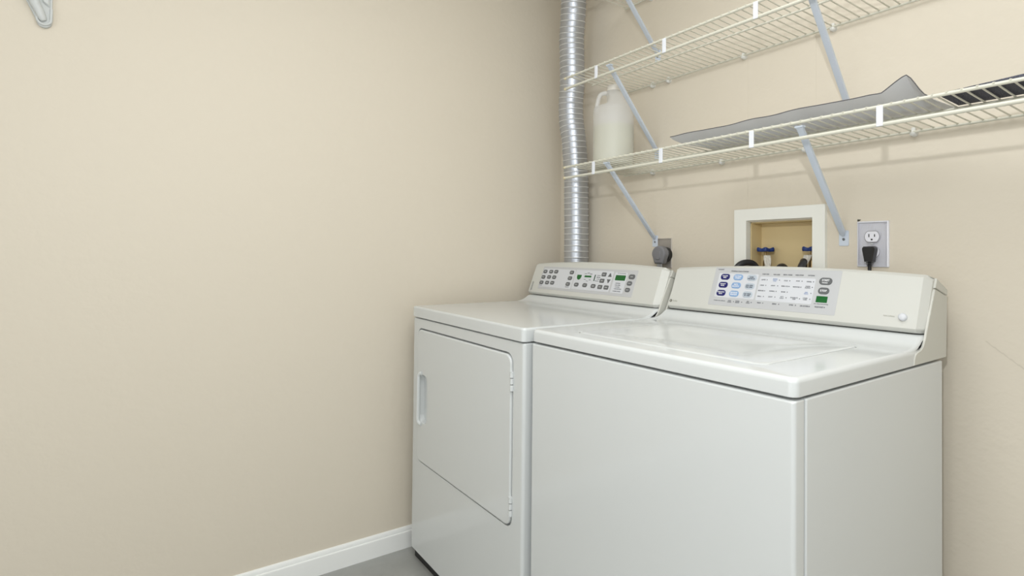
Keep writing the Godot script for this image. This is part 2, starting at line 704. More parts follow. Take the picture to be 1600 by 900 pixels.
	for q in [[0.0715, 0.0962], [0.1086, 0.0969], [0.1404, 0.0978], [0.0700, 0.0723], [0.1056, 0.0737], [0.1384, 0.0741], [0.0683, 0.0489], [0.1043, 0.0498], [0.1370, 0.0505], [0.2352, 0.0982], [0.2340, 0.0746], [0.2319, 0.0506], [0.2806, 0.0512], [0.3272, 0.0515], [0.3725, 0.0507]]:
		part("button", pill, key_grey, con, fx * Transform3D(Basis(), Vector3(q[0], q[1], 0)))
	var sq := slab(rr(-0.0118, -0.0077, 0.0118, 0.0077, 0.0038), 0.0020, 0.0008)
	for q in [[0.4081, 0.0493], [0.4394, 0.0492], [0.4109, 0.0973], [0.4093, 0.0730]]:
		part("button", sq, key_grey, con, fx * Transform3D(Basis(), Vector3(q[0], q[1], 0)))
	var tr := slab(PackedVector2Array([Vector2(-0.0092, -0.0066), Vector2(0.0092, -0.0066), Vector2(0.0018, 0.0072), Vector2(-0.0018, 0.0072)]), 0.0020, 0.0008)
	part("button", tr, key_grey, con, fx * Transform3D(Basis(), Vector3(0.4416, 0.0958, 0)))
	part("button", tr, key_grey, con, fx * Transform3D(Basis(Vector3(0, 0, 1), PI), Vector3(0.4418, 0.0734, 0)))
	for q in [[0.5451, 0.0941, 0.0143, 0.0086], [0.5425, 0.0702, 0.0115, 0.0077], [0.5415, 0.0468, 0.0113, 0.0074]]:
		part("button", slab(rr(-q[2], -q[3], q[2], q[3], q[3] * 0.9), 0.0022, 0.0008), key_grey, con, fx * Transform3D(Basis(), Vector3(q[0], q[1], 0)))
	# green displays: shield, bar, column, window
	var shield := PackedVector2Array([Vector2(-0.0125, 0.0098), Vector2(-0.0122, 0.001), Vector2(-0.009, -0.006), Vector2(-0.003, -0.0098), Vector2(0.003, -0.0098), Vector2(0.009, -0.006), Vector2(0.0122, 0.001), Vector2(0.0125, 0.0098)])
	part("display", slab(shield, 0.0012), led, con, fx * Transform3D(Basis(), Vector3(0.2833, 0.0810, 0)))
	part("display", slab(rr(-0.0185, -0.0036, 0.0185, 0.0036, 0.001), 0.0012), led, con, fx * Transform3D(Basis(), Vector3(0.3303, 0.0860, 0)))
	part("display", slab(rr(-0.0026, -0.0124, 0.0026, 0.0124, 0.001), 0.0012), mat(Color8(20, 64, 40), 0.3), con, fx * Transform3D(Basis(), Vector3(0.3676, 0.0822, 0)))
	part("display", slab(rr(-0.0238, -0.0097, 0.0238, 0.0097, 0.002), 0.0012), led, con, fx * Transform3D(Basis(), Vector3(0.4939, 0.0880, 0)))
	# print
	s = Sh.new()
	for q in [[0.4961, 0.1040, 0.038, 0.0034, "Est. Time Remaining"], [0.489, 0.0678, 0.024, 0.0034, "• DRYING"], [0.490, 0.0609, 0.026, 0.0034, "• COOL DOWN"], [0.4905, 0.0540, 0.024, 0.0034, "• CLOTHES"], [0.495, 0.0473, 0.035, 0.0034, "• CLEAN LINT FILTER"], [0.4926, 0.0388, 0.037, 0.0034, "• CONTROL LOCKED"], [0.387, 0.0920, 0.016, 0.003, "HIGH"], [0.387, 0.0850, 0.018, 0.003, "MEDIUM"], [0.387, 0.0780, 0.014, 0.003, "LOW"], [0.383, 0.0710, 0.018, 0.003, "DELICATE"], [0.315, 0.096, 0.012, 0.003, "LESS"], [0.330, 0.099, 0.012, 0.003, "DRY"], [0.345, 0.096, 0.012, 0.003, "MORE"], [0.318, 0.0735, 0.010, 0.003, "damp"], [0.332, 0.0685, 0.010, 0.003, "iron"], [0.345, 0.0735, 0.010, 0.003, "extra"], [0.232, 0.0385, 0.022, 0.0026, "SPECIALTY"], [0.068, 0.0370, 0.018, 0.0026, "SENSOR"]]:
		strokes(s, q[0], q[1], q[2], q[3], q[4])
	letters(s, "POWERED BY DRYER CONTROL", 0.0100, 0.031, 0.040, 0.0035, PI / 2, 0.0002)
	letters(s, "SENSOR DRY SYSTEM", 0.0155, 0.031, 0.036, 0.0035, PI / 2, 0.0002)
	part("lettering", s.mesh(), ink, con, fx)
	s = Sh.new()
	for q in [[0.0715, 0.0962, "COTTON"], [0.1086, 0.0969, "MIXED"], [0.1404, 0.0978, "EASY"], [0.07, 0.0723, "DELI"], [0.1056, 0.0737, "SPEED"], [0.1384, 0.0741, "DAMP"], [0.0683, 0.0489, "TIME"], [0.1043, 0.0498, "AIR"], [0.137, 0.0505, "DEW"], [0.2352, 0.0982, "ADD"], [0.234, 0.0746, "EDIT"], [0.2319, 0.0506, "USE"], [0.2806, 0.0512, "LEVEL"], [0.3272, 0.0515, "SELECT"], [0.3725, 0.0507, "TEMP"], [0.4081, 0.0493, "SIGNAL"], [0.4394, 0.0492, "EXTEND"], [0.4109, 0.0973, "DELAY"], [0.4093, 0.073, "TIMED"], [0.5451, 0.0941, "START"], [0.5425, 0.0702, "STOP"], [0.5415, 0.0468, "LOCK"]]:
		letters(s, q[2], q[0], q[1], 0.0115, 0.0036, 0.0, 0.0022)
	part("lettering", s.mesh(), mat(Color8(196, 197, 198), 0.5), con, fx)


# ---------------------------------------------------------------- washer
func washer() -> void:
	var t := thing("washer", "white top-loading washing machine with blue and grey buttons, nearest the camera", "washing machine", Vector3(0.7735, 0, 0.7332))
	t.rotation.y = 0.0137
	var s := Sh.new()
	s.rbox(Vector3(0.343, 0.02, -0.33), Vector3(0.62, 0.04, 0.56), 0.002, 1)
	part("plinth", s.mesh(), black, t)
	s = Sh.new()
	s.rbox(Vector3(0.343, 0.446, -0.3345), Vector3(0.6862, 0.832, 0.601), 0.0035, 3)
	s.rbox(Vector3(0.343, 0.8595, -0.31), Vector3(0.655, 0.016, 0.58), 0.001, 1)
	part("cabinet", s.mesh(), enamel, t)
	s = Sh.new()
	var rws := [upright(rr(0.0022, 0.030, 0.6838, 0.8615, 0.003, 4), -0.0305), upright(rr(0.0012, 0.030, 0.6848, 0.8615, 0.003, 4), -0.028)]
	for i in 5:
		var a := PI / 2 * i / 4
		var e := 0.0012 + 0.007 * (1 - cos(a))
		rws.append(upright(rr(e, 0.030 + 0.003 * (1 - cos(a)), 0.686 - e, 0.8615 - 0.004 * (1 - cos(a)), 0.003, 4), -0.007 + 0.007 * sin(a)))
	s.loft(rws)
	part("front_panel", s.mesh(35.0), enamel, t)
	# deck with the lid opening
	s = Sh.new()
	rws = []
	for q in [[0.003, 0.8657, 0.012], [0.0, 0.8675, 0.014], [0.0, 0.889, 0.014], [0.0012, 0.8935, 0.014], [0.0040, 0.8970, 0.013], [0.0085, 0.8985, 0.012]]:
		rws.append(flat(rr(q[0], q[0], 0.686 - q[0], 0.600, q[2], 6), q[1]))
	rws.append(flat(rr(0.105, 0.0515, 0.603, 0.4380, 0.024, 6), 0.8992))
	rws.append(flat(rr(0.1075, 0.0540, 0.6005, 0.4355, 0.022, 6), 0.8975))
	rws.append(flat(rr(0.1075, 0.0540, 0.6005, 0.4355, 0.022, 6), 0.886))
	s.loft(rws)
	part("deck", s.mesh(35.0), enamel, t)
	# lid, dished
	s = Sh.new()
	rws = []
	for q in [[0.0022, 0.887], [0.0022, 0.8965], [0.003, 0.8985], [0.0055, 0.8998], [0.011, 0.9002]]:
		rws.append(flat(rr(0.1075 + q[0], 0.0540 + q[0], 0.6005 - q[0], 0.4355 - q[0], 0.022, 6), q[1]))
	var edge: PackedVector3Array = rws[4]
	for q in [[0.97, 0.9003], [0.93, 0.9000], [0.90, 0.8990], [0.86, 0.8972], [0.80, 0.8955], [0.65, 0.8938], [0.45, 0.8928], [0.25, 0.8924], [0.08, 0.8922]]:
		var l := PackedVector3Array()
		var mix: float = clampf((0.97 - q[0]) / 0.11, 0.0, 1.0)
		for e in edge:
			var dx := e.x - 0.354
			var dz := e.z + 0.2447
			var el := Vector2(dx / 0.246, dz / 0.19).normalized()
			var lx := lerpf(dx, el.x * 0.243, mix)
			var lz := lerpf(dz, el.y * 0.187, mix)
			l.append(Vector3(0.354 + lx * q[0], q[1], -0.2447 + lz * q[0]))
		rws.append(l)
	s.loft(rws)
	part("lid", s.mesh(40.0), enamel, t)
	part("backsplash", ramp_mesh(0.0, 0.6842), enamel, t)
	# console
	var con := part("console", console_mesh(0.0, 0.684, -0.653, 0.0125), cream, t)
	for x in [-0.002, 0.684]:
		s = Sh.new()
		cheek(s, -0.653, x, x + 0.004)
		part("console_end", s.mesh(), endgrey, t)
	var fx := face(0.0)
	part("control_panel", slab(rr(0.1515, 0.0196, 0.5030, 0.1355, 0.003), 0.0006), panel_grey, con, fx)
	part("panel_field", slab(rr(0.1670, 0.0445, 0.2895, 0.1182, 0.004), 0.0009), panel_white, con, fx)
	part("panel_field", slab(rr(0.2945, 0.0430, 0.4437, 0.1122, 0.004), 0.0009), panel_white, con, fx)
	var pill := slab(rr(-0.0145, -0.0089, 0.0145, 0.0089, 0.0080), 0.0022, 0.0009)
	var dark_blue := mat(Color8(14, 16, 98), 0.35)
	var light_blue := mat(Color8(134, 166, 206), 0.4)
	var silver := mat(Color8(184, 193, 203), 0.4)
	var cols := [[0.1887, dark_blue, -0.0007], [0.2295, light_blue, -0.0006], [0.2712, silver, -0.0008]]
	for k in 3:
		for j in 3:
			part("button", pill, cols[j][1], con, fx * Transform3D(Basis(), Vector3(cols[j][0] + cols[j][2] * 1.5 * k, 0.1067 - 0.0247 * k, 0)))
	part("button", slab(rr(-0.0155, -0.0093, 0.0155, 0.0093, 0.0088), 0.0026, 0.001), key_grey, con, fx * Transform3D(Basis(), Vector3(0.4686, 0.1060, 0)))
	part("button", slab(rr(-0.0132, -0.0086, 0.0132, 0.0086, 0.0082), 0.0026, 0.001), key_grey, con, fx * Transform3D(Basis(), Vector3(0.4680, 0.0805, 0)))
	part("display", slab(rr(-0.0134, -0.0082, 0.0134, 0.0082, 0.0012), 0.0014), led, con, fx * Transform3D(Basis(), Vector3(0.4669, 0.0582, 0)))
	# round push knob at the right
	s = Sh.new()
	s.xf = Transform3D(Basis(Vector3.RIGHT, Vector3(0, 0, 1), Vector3(0, -1, 0)), Vector3.ZERO)
	s.lathe([Vector2(0.0085, 0.0), Vector2(0.0085, 0.004), Vector2(0.0078, 0.0062), Vector2(0.0058, 0.0078), Vector2(0.003, 0.0086), Vector2(0.0005, 0.0088)], Vector3.ZERO, 28)
	part("knob", s.mesh(50.0), panel_white, con, fx * Transform3D(Basis(), Vector3(0.6446, 0.0299, 0)))
	# logo: dark ring with a pale core, and the word beside it
	s = Sh.new()
	var ring := PackedVector2Array()
	for i in 28:
		ring.append(Vector2(cos(TAU * i / 28), sin(TAU * i / 28)) * 0.0046)
	s.plate(ring, 0.0, 0.0004)
	part("logo", s.mesh(), mat(Color8(96, 96, 88), 0.4), con, fx * Transform3D(Basis(), Vector3(0.0186, 0.0212, 0)))
	s = Sh.new()
	letters(s, "GE", 0.0, 0.0, 0.0048, 0.0038, 0.0, 0.0006)
	part("logo", s.mesh(), mat(Color8(206, 204, 192), 0.4), con, fx * Transform3D(Basis(), Vector3(0.0186, 0.0212, 0)))
	s = Sh.new()
	letters(s, "Profile", 0.0345, 0.0214, 0.0165, 0.0056, 0.0, 0.0002)
	letters(s, "Fabric Softener", 0.6172, 0.0308, 0.0225, 0.0036, 0.0, 0.0002)
	part("lettering", s.mesh(), mat(Color8(176, 175, 166), 0.5), con, fx)
	# print
	s = Sh.new()
	for q in [[0.3089, 0.1193, 0.019, "LOAD SIZE"], [0.3403, 0.1191, 0.0185, "SOIL LEVEL"], [0.3701, 0.1194, 0.024, "WASH / RINSE"], [0.4012, 0.1198, 0.021, "SPIN SPEED"], [0.4312, 0.1199, 0.0167, "OPTIONS"]]:
		strokes(s, q[0], q[1], q[2], 0.0030, q[3])
	for q in [[0.3064, 0.1029, 0.0115, "SUPER"], [0.3682, 0.1030, 0.0095, "COLD"], [0.3998, 0.1035, 0.0095, "SLOW"], [0.4287, 0.1030, 0.0125, "SIGNAL"], [0.3052, 0.0870, 0.0115, "LARGE"], [0.3363, 0.0873, 0.0115, "HEAVY"], [0.3683, 0.0874, 0.0185, "WARM / COLD"], [0.3987, 0.0870, 0.017, "MEDIUM"], [0.3050, 0.0714, 0.0155, "MEDIUM"], [0.3369, 0.0717, 0.015, "NORMAL"], [0.3669, 0.0715, 0.0115, "WARM"], [0.3044, 0.0550, 0.0115, "SMALL"], [0.3355, 0.0556, 0.0115, "LIGHT"]]:
		strokes(s, q[0], q[1], q[2], 0.0032, q[3])
	for q in [[0.4279, 0.0881, 0.0135, "DEEP\nRINSE"], [0.3664, 0.0559, 0.0105, "HOT\nCOLD"], [0.3986, 0.0556, 0.020, "AUTOMATIC\nTEMP"], [0.4266, 0.0564, 0.011, "STAIN\nCARE"], [0.2193, 0.0337, 0.0125, "ADD\nLOAD"], [0.2436, 0.0342, 0.0125, "HAND\nWASH"], [0.2752, 0.0353, 0.0105, "KEY\nLOCK"]]:
		strokes(s, q[0], q[1], q[2], 0.0070, q[3])
	for q in [[0.3071, 0.0365, 0.0105, "WASH"], [0.3501, 0.0367, 0.0112, "RINSE"], [0.3947, 0.0375, 0.0106, "SPIN"], [0.4277, 0.0373, 0.0205, "LID LOCKED"], [0.464, 0.0379, 0.0205, "DELAY START"]]:
		strokes(s, q[0], q[1], q[2], 0.0034, q[3])
	for q in [[0.1875, 0.0341, 0.036, 0.0026, "Press to select"], [0.4673, 0.0457, 0.034, 0.0026, "Est. Time Remaining"], [0.1699, 0.1291, 0.0185, 0.0032, "LOADS"], [0.231, 0.1253, 0.055, 0.0040, "Clothes Care Center"]]:
		strokes(s, q[0], q[1], q[2], q[3], q[4])
	# indicator dots beside the words
	for q in [[0.3165, 0.1029], [0.3505, 0.1036], [0.3785, 0.1030], [0.4105, 0.1035], [0.4395, 0.1030], [0.3160, 0.0870], [0.3490, 0.0873], [0.3800, 0.0874], [0.4105, 0.0870], [0.4390, 0.0881], [0.3160, 0.0714], [0.3480, 0.0717], [0.3780, 0.0715], [0.4385, 0.0719], [0.3160, 0.0550], [0.3480, 0.0556], [0.3780, 0.0559], [0.4130, 0.0556], [0.4385, 0.0564], [0.3180, 0.0365], [0.3620, 0.0367], [0.4060, 0.0375], [0.4405, 0.0373], [0.4770, 0.0379], [0.2320, 0.0337], [0.2570, 0.0342], [0.2850, 0.0353]]:
		s.plate(PackedVector2Array([Vector2(q[0] - 0.0011, q[1] - 0.0012), Vector2(q[0] + 0.0011, q[1] - 0.0012), Vector2(q[0] + 0.0011, q[1] + 0.0012), Vector2(q[0] - 0.0011, q[1] + 0.0012)]), 0.0005, 0.0013)
	part("lettering", s.mesh(), ink, con, fx)
	s = Sh.new()
	strokes(s, 0.3388, 0.1036, 0.0125, 0.0090, "EXTRA\nHEAVY\nSOIL")
	strokes(s, 0.4268, 0.0719, 0.0105, 0.0070, "2ND\nRINSE")
	part("lettering", s.mesh(), mat(Color8(140, 158, 196), 0.5), con, fx)
	s = Sh.new()
	for q in [["COLOR\nMIX", 0], ["HEAVY\nSOIL", 1], ["PERM PRESS\nWASH", 2]]:
		letters(s, q[0], 0.1885 - 0.0011 * q[1], 0.1067 - 0.0247 * q[1], 0.017 if q[1] < 2 else 0.023, 0.0085, 0.0, 0.0025)
	for q in [["COTTONS\nSTURDY", 0], ["KNITS\nDELICATES", 1], ["SPEED\nWASH", 2]]:
		letters(s, q[0], 0.2293 - 0.0009 * q[1], 0.1067 - 0.0247 * q[1], 0.021, 0.0095, 0.0, 0.0025)
	letters(s, "START", 0.4690, 0.1083, 0.0175, 0.0052, 0.0, 0.0029)
	letters(s, "PAUSE", 0.4680, 0.1015, 0.0130, 0.0030, 0.0, 0.0029)
	letters(s, "STOP", 0.4680, 0.0805, 0.0158, 0.0052, 0.0, 0.0029)
	part("lettering", s.mesh(), mat(Color8(240, 240, 242), 0.5), con, fx)
	s = Sh.new()
	for q in [["SOAK\nPREWASH", 0], ["AUTO  EXTRA\nSOAK  RINSE", 1], ["COLD  WARM\nTAP  HAND", 2]]:
		letters(s, q[0], 0.2709 - 0.0012 * q[1], 0.1060 - 0.0247 * q[1], 0.021, 0.0085, 0.0, 0.0025)
	part("lettering", s.mesh(), mat(Color8(70, 78, 90), 0.5), con, fx)


# ---------------------------------------------------------------- wire shelves
func shelves() -> void:
	var x0 := 0.402
	var x1 := 2.36
	var wire := Sh.new()
	wire.tube(PackedVector3Array([Vector3(0, 0.0035, 0.006), Vector3(0, 0.0055, 0.17), Vector3(0, 0.0102, 0.301), Vector3(0, 0.0082, 0.3100)]), 0.0018, 6)
	var wire_m := wire.mesh(60.0)
	var rod := Sh.new()
	var tie := Sh.new()
	tie.rbox(Vector3(0, -0.0145, 0.3085), Vector3(0.0125, 0.043, 0.0040), 0.0012)
	var tie_m := tie.mesh()
	var clip := Sh.new()
	clip.xf = Transform3D(Basis(Vector3.RIGHT, Vector3(0, 0, 1), Vector3(0, -1, 0)), Vector3.ZERO)
	clip.lathe([Vector2(0.0085, 0.0), Vector2(0.0085, 0.009), Vector2(0.0075, 0.0125), Vector2(0.0050, 0.0150), Vector2(0.0006, 0.0160)], Vector3.ZERO, 16)
	clip.xf = Transform3D()
	clip.rbox(Vector3(0, 0.008, 0.006), Vector3(0.009, 0.012, 0.010), 0.002, 1)
	var clip_m := clip.mesh()
	var clip_mat := mat(Color8(228, 228, 224), 0.4)
	var tie_mat := mat(Color8(226, 229, 236), 0.4)
	var n := 0
	for q in [[1.4010, "lower white wire shelf carrying the jug and the grey sheet", [0.538, 0.829, 1.10, 1.367, 1.65, 1.94, 2.22]], [1.7245, "middle white wire shelf, empty, directly above the jug", [0.536, 0.610, 0.908, 1.177, 1.45, 1.74, 2.03, 2.30]], [2.0560, "topmost white wire shelf, only its back left end showing at the top edge", [0.5243, 0.82, 1.11, 1.40, 1.69, 1.98, 2.27]]]:
		var y: float = q[0]
		var t := thing("wire_shelf", q[1], "shelf", Vector3(0, y, 0), "white wire shelves on the back wall")
		for e in [["back_rod", 0.0, 0.0125, 0.0032], ["middle_rod", 0.0010, 0.182, 0.0030], ["front_rod", 0.0060, 0.305, 0.0038], ["lower_rod", -0.0322, 0.305, 0.0045]]:
			rod = Sh.new()
			rod.rod(Vector3(x0 - (0.012 if e[2] > 0.3 else 0.002), e[1], e[2]), Vector3(x1, e[1], e[2]), e[3], 12)
			part(e[0], rod.mesh(60.0), steel_white, t)
		for e in [[0.006, 0.305, 0.0043], [-0.0322, 0.305, 0.0050]]:
			var c := Sh.new()
			c.rod(Vector3(x0 - 0.014, e[0], e[1]), Vector3(x0 - 0.006, e[0], e[1]), e[2], 12)
			part("end_cap", c.mesh(), mat(Color8(226, 214, 178), 0.5), t)
		var k := 0
		while x0 + 0.004 + k * 0.02335 < x1:
			part("cross_wire", wire_m, steel_white, t, Transform3D(Basis(), Vector3(x0 + 0.004 + k * 0.02335, 0, 0)))
			k += 1
		for i in 7:
			part("tie", tie_m, tie_mat, t, Transform3D(Basis(), Vector3(0.5445 + 0.2893 * i + 0.010 * (0 if n == 0 else 1), 0, 0)))
		for x in q[2]:
			part("wall_clip", clip_m, clip_mat, t, Transform3D(Basis(), Vector3(x, -0.002, 0)))
		n += 1


func brackets() -> void:
	var m := mat(Color8(206, 215, 228), 0.38)
	var sm := mat(Color8(120, 122, 126), 0.3, 0.8)
	var g := "white shelf brackets on the back wall"
	for q in [[Vector3(0.594, 1.3985, 0.297), Vector3(0.548, 1.154, 0.004), "white shelf bracket whose foot is beside the steel dryer outlet"], [Vector3(1.2385, 1.3985, 0.297), Vector3(1.2030, 1.152, 0.004), "white shelf bracket whose foot is between the valve box and the white outlet"],
			[Vector3(0.604, 1.7220, 0.297), Vector3(0.556, 1.476, 0.004), "white shelf bracket slanting down across the front of the jug"], [Vector3(1.258, 1.7220, 0.297), Vector3(1.222, 1.476, 0.004), "white shelf bracket slanting down behind the grey sheet from the middle shelf"],
			[Vector3(0.604, 2.0535, 0.297), Vector3(0.556, 1.838, 0.004), "white shelf bracket at the top edge, right of the silver duct"]]:
		var a: Vector3 = q[0]
		var b: Vector3 = q[1]
		var t := thing("shelf_bracket", q[2], "bracket", Vector3(b.x, b.y, 0), g)
		var s := Sh.new()
		var d := (a - b)
		var z := d.normalized()
		var x := (Vector3.RIGHT - z * z.x).normalized()
		s.xf = Transform3D(Basis(x, z.cross(x), z), Vector3(0, 0, b.z))
		# shallow channel, tapered at the foot
		var ln := d.length()
		var rws := []
		for e in [[0.0, 0.0032], [0.012, 0.0070], [0.03, 0.0072], [ln - 0.006, 0.0072], [ln, 0.0095]]:
			var w: float = e[1]
			rws.append(PackedVector3Array([Vector3(-w, 0.0045, e[0]), Vector3(-w, -0.0035, e[0]), Vector3(-w + 0.0018, -0.0045, e[0]), Vector3(w - 0.0018, -0.0045, e[0]), Vector3(w, -0.0035, e[0]), Vector3(w, 0.0045, e[0]), Vector3(w - 0.0014, 0.0045, e[0]), Vector3(w - 0.0018, -0.0012, e[0]), Vector3(-w + 0.0018, -0.0012, e[0]), Vector3(-w + 0.0014, 0.0045, e[0])]))
		s.loft(rws)
		# hook lip under the front rod
		s.xf = Transform3D()
		s.rbox(d + Vector3(0, -0.0005, b.z - 0.002), Vector3(0.020, 0.005, 0.014), 0.0012, 1)
		part("strut", s.mesh(30.0), m, t)
		s = Sh.new()
		s.plate(rr(-0.0125, -0.030, 0.0125, 0.012, 0.0035), 0.0, 0.0022, 0.0006)
		part("foot_plate", s.mesh(), m, t)
		s = Sh.new()
		s.xf = Transform3D(Basis(Vector3.RIGHT, Vector3(0, 0, 1), Vector3(0, -1, 0)), Vector3.ZERO)
		s.lathe([Vector2(0.0036, 0.0018), Vector2(0.0036, 0.0032), Vector2(0.0022, 0.0044), Vector2(0.0004, 0.0048)], Vector3(0, 0, 0.012), 14)
		part("screw", s.mesh(), sm, t)


# ---------------------------------------------------------------- duct behind the dryer
func duct() -> void:
	var t := thing("dryer_duct", "silver ribbed flexible dryer duct rising in the corner behind the dryer", "duct", Vector3(0.179, 0.86, 0.063))
	var c := Curve3D.new()
	for q in [[0.0, 0.0, 0.0], [0.0, 0.32, 0.0], [0.002, 0.50, 0.004], [0.004, 0.56, 0.007], [0.003, 0.65, 0.014], [0.001, 0.72, 0.020], [-0.006, 0.785, 0.026], [-0.003, 0.86, 0.032], [0.010, 0.943, 0.037], [0.012, 1.05, 0.041], [0.016, 1.125, 0.047], [0.036, 1.22, 0.057], [0.050, 1.31, 0.067], [0.052, 1.44, 0.072], [0.052, 1.58, 0.072]]:
		c.add_point(Vector3(q[0], q[1], q[2]))
	for i in range(1, c.point_count - 1):
		var d := (c.get_point_position(i + 1) - c.get_point_position(i - 1)) * 0.17
		c.set_point_in(i, -d)
		c.set_point_out(i, d)
	var step := 0.0016
	var ln := c.get_baked_length()
	var path := PackedVector3Array()
	var rad := []
	var rng := RandomNumberGenerator.new()
	rng.seed = 5
	var k := 0
	var w := 0.0
	while k * step < ln:
		var l := k * step
		path.append(c.sample_baked(l, true))
		var ph := fposmod(l, 0.0236) / 0.0236
		w = lerpf(w, rng.randf_range(-1, 1), 0.5)
		var bump := exp(-pow((ph - 0.5) / 0.075, 2.0))
		rad.append(0.0500 + 0.0012 * bump + 0.00025 * w + 0.0003 * sin(l * 1400.0))
		k += 1
	var s := Sh.new()
	s.tube_r(path, rad, 40)
	var m := mat(Color8(190, 194, 202), 0.36, 1.0)
	part("foil_tube", s.mesh(60.0), m, t)
	# bare crown of each wire hoop
	var hm := mat(Color8(232, 233, 234), 0.35, 0.25)
	var i := 0
	while (i + 0.5) * 0.0236 < ln:
		var l := (i + 0.5) * 0.0236
		var pos := c.sample_baked(l, true)
		var dir := (c.sample_baked(minf(l + 0.004, ln), true) - c.sample_baked(maxf(l - 0.004, 0), true)).normalized()
		s = Sh.new()
		var sx := dir.cross(Vector3(0, 0, 1)).normalized()
		var sy := sx.cross(dir)
		var rws := []
		for j in 33:
			var a := TAU * j / 32
			var o := sx * cos(a) + sy * sin(a)
			var lp := PackedVector3Array()
			for q in 6:
				var b := TAU * q / 6
				lp.append(pos + o * (0.0514 + 0.0012 * cos(b)) + dir * 0.0012 * sin(b))
			rws.append(lp)
		s.rows(rws)
		part("hoop", s.mesh(60.0), hm, t)
		i += 1


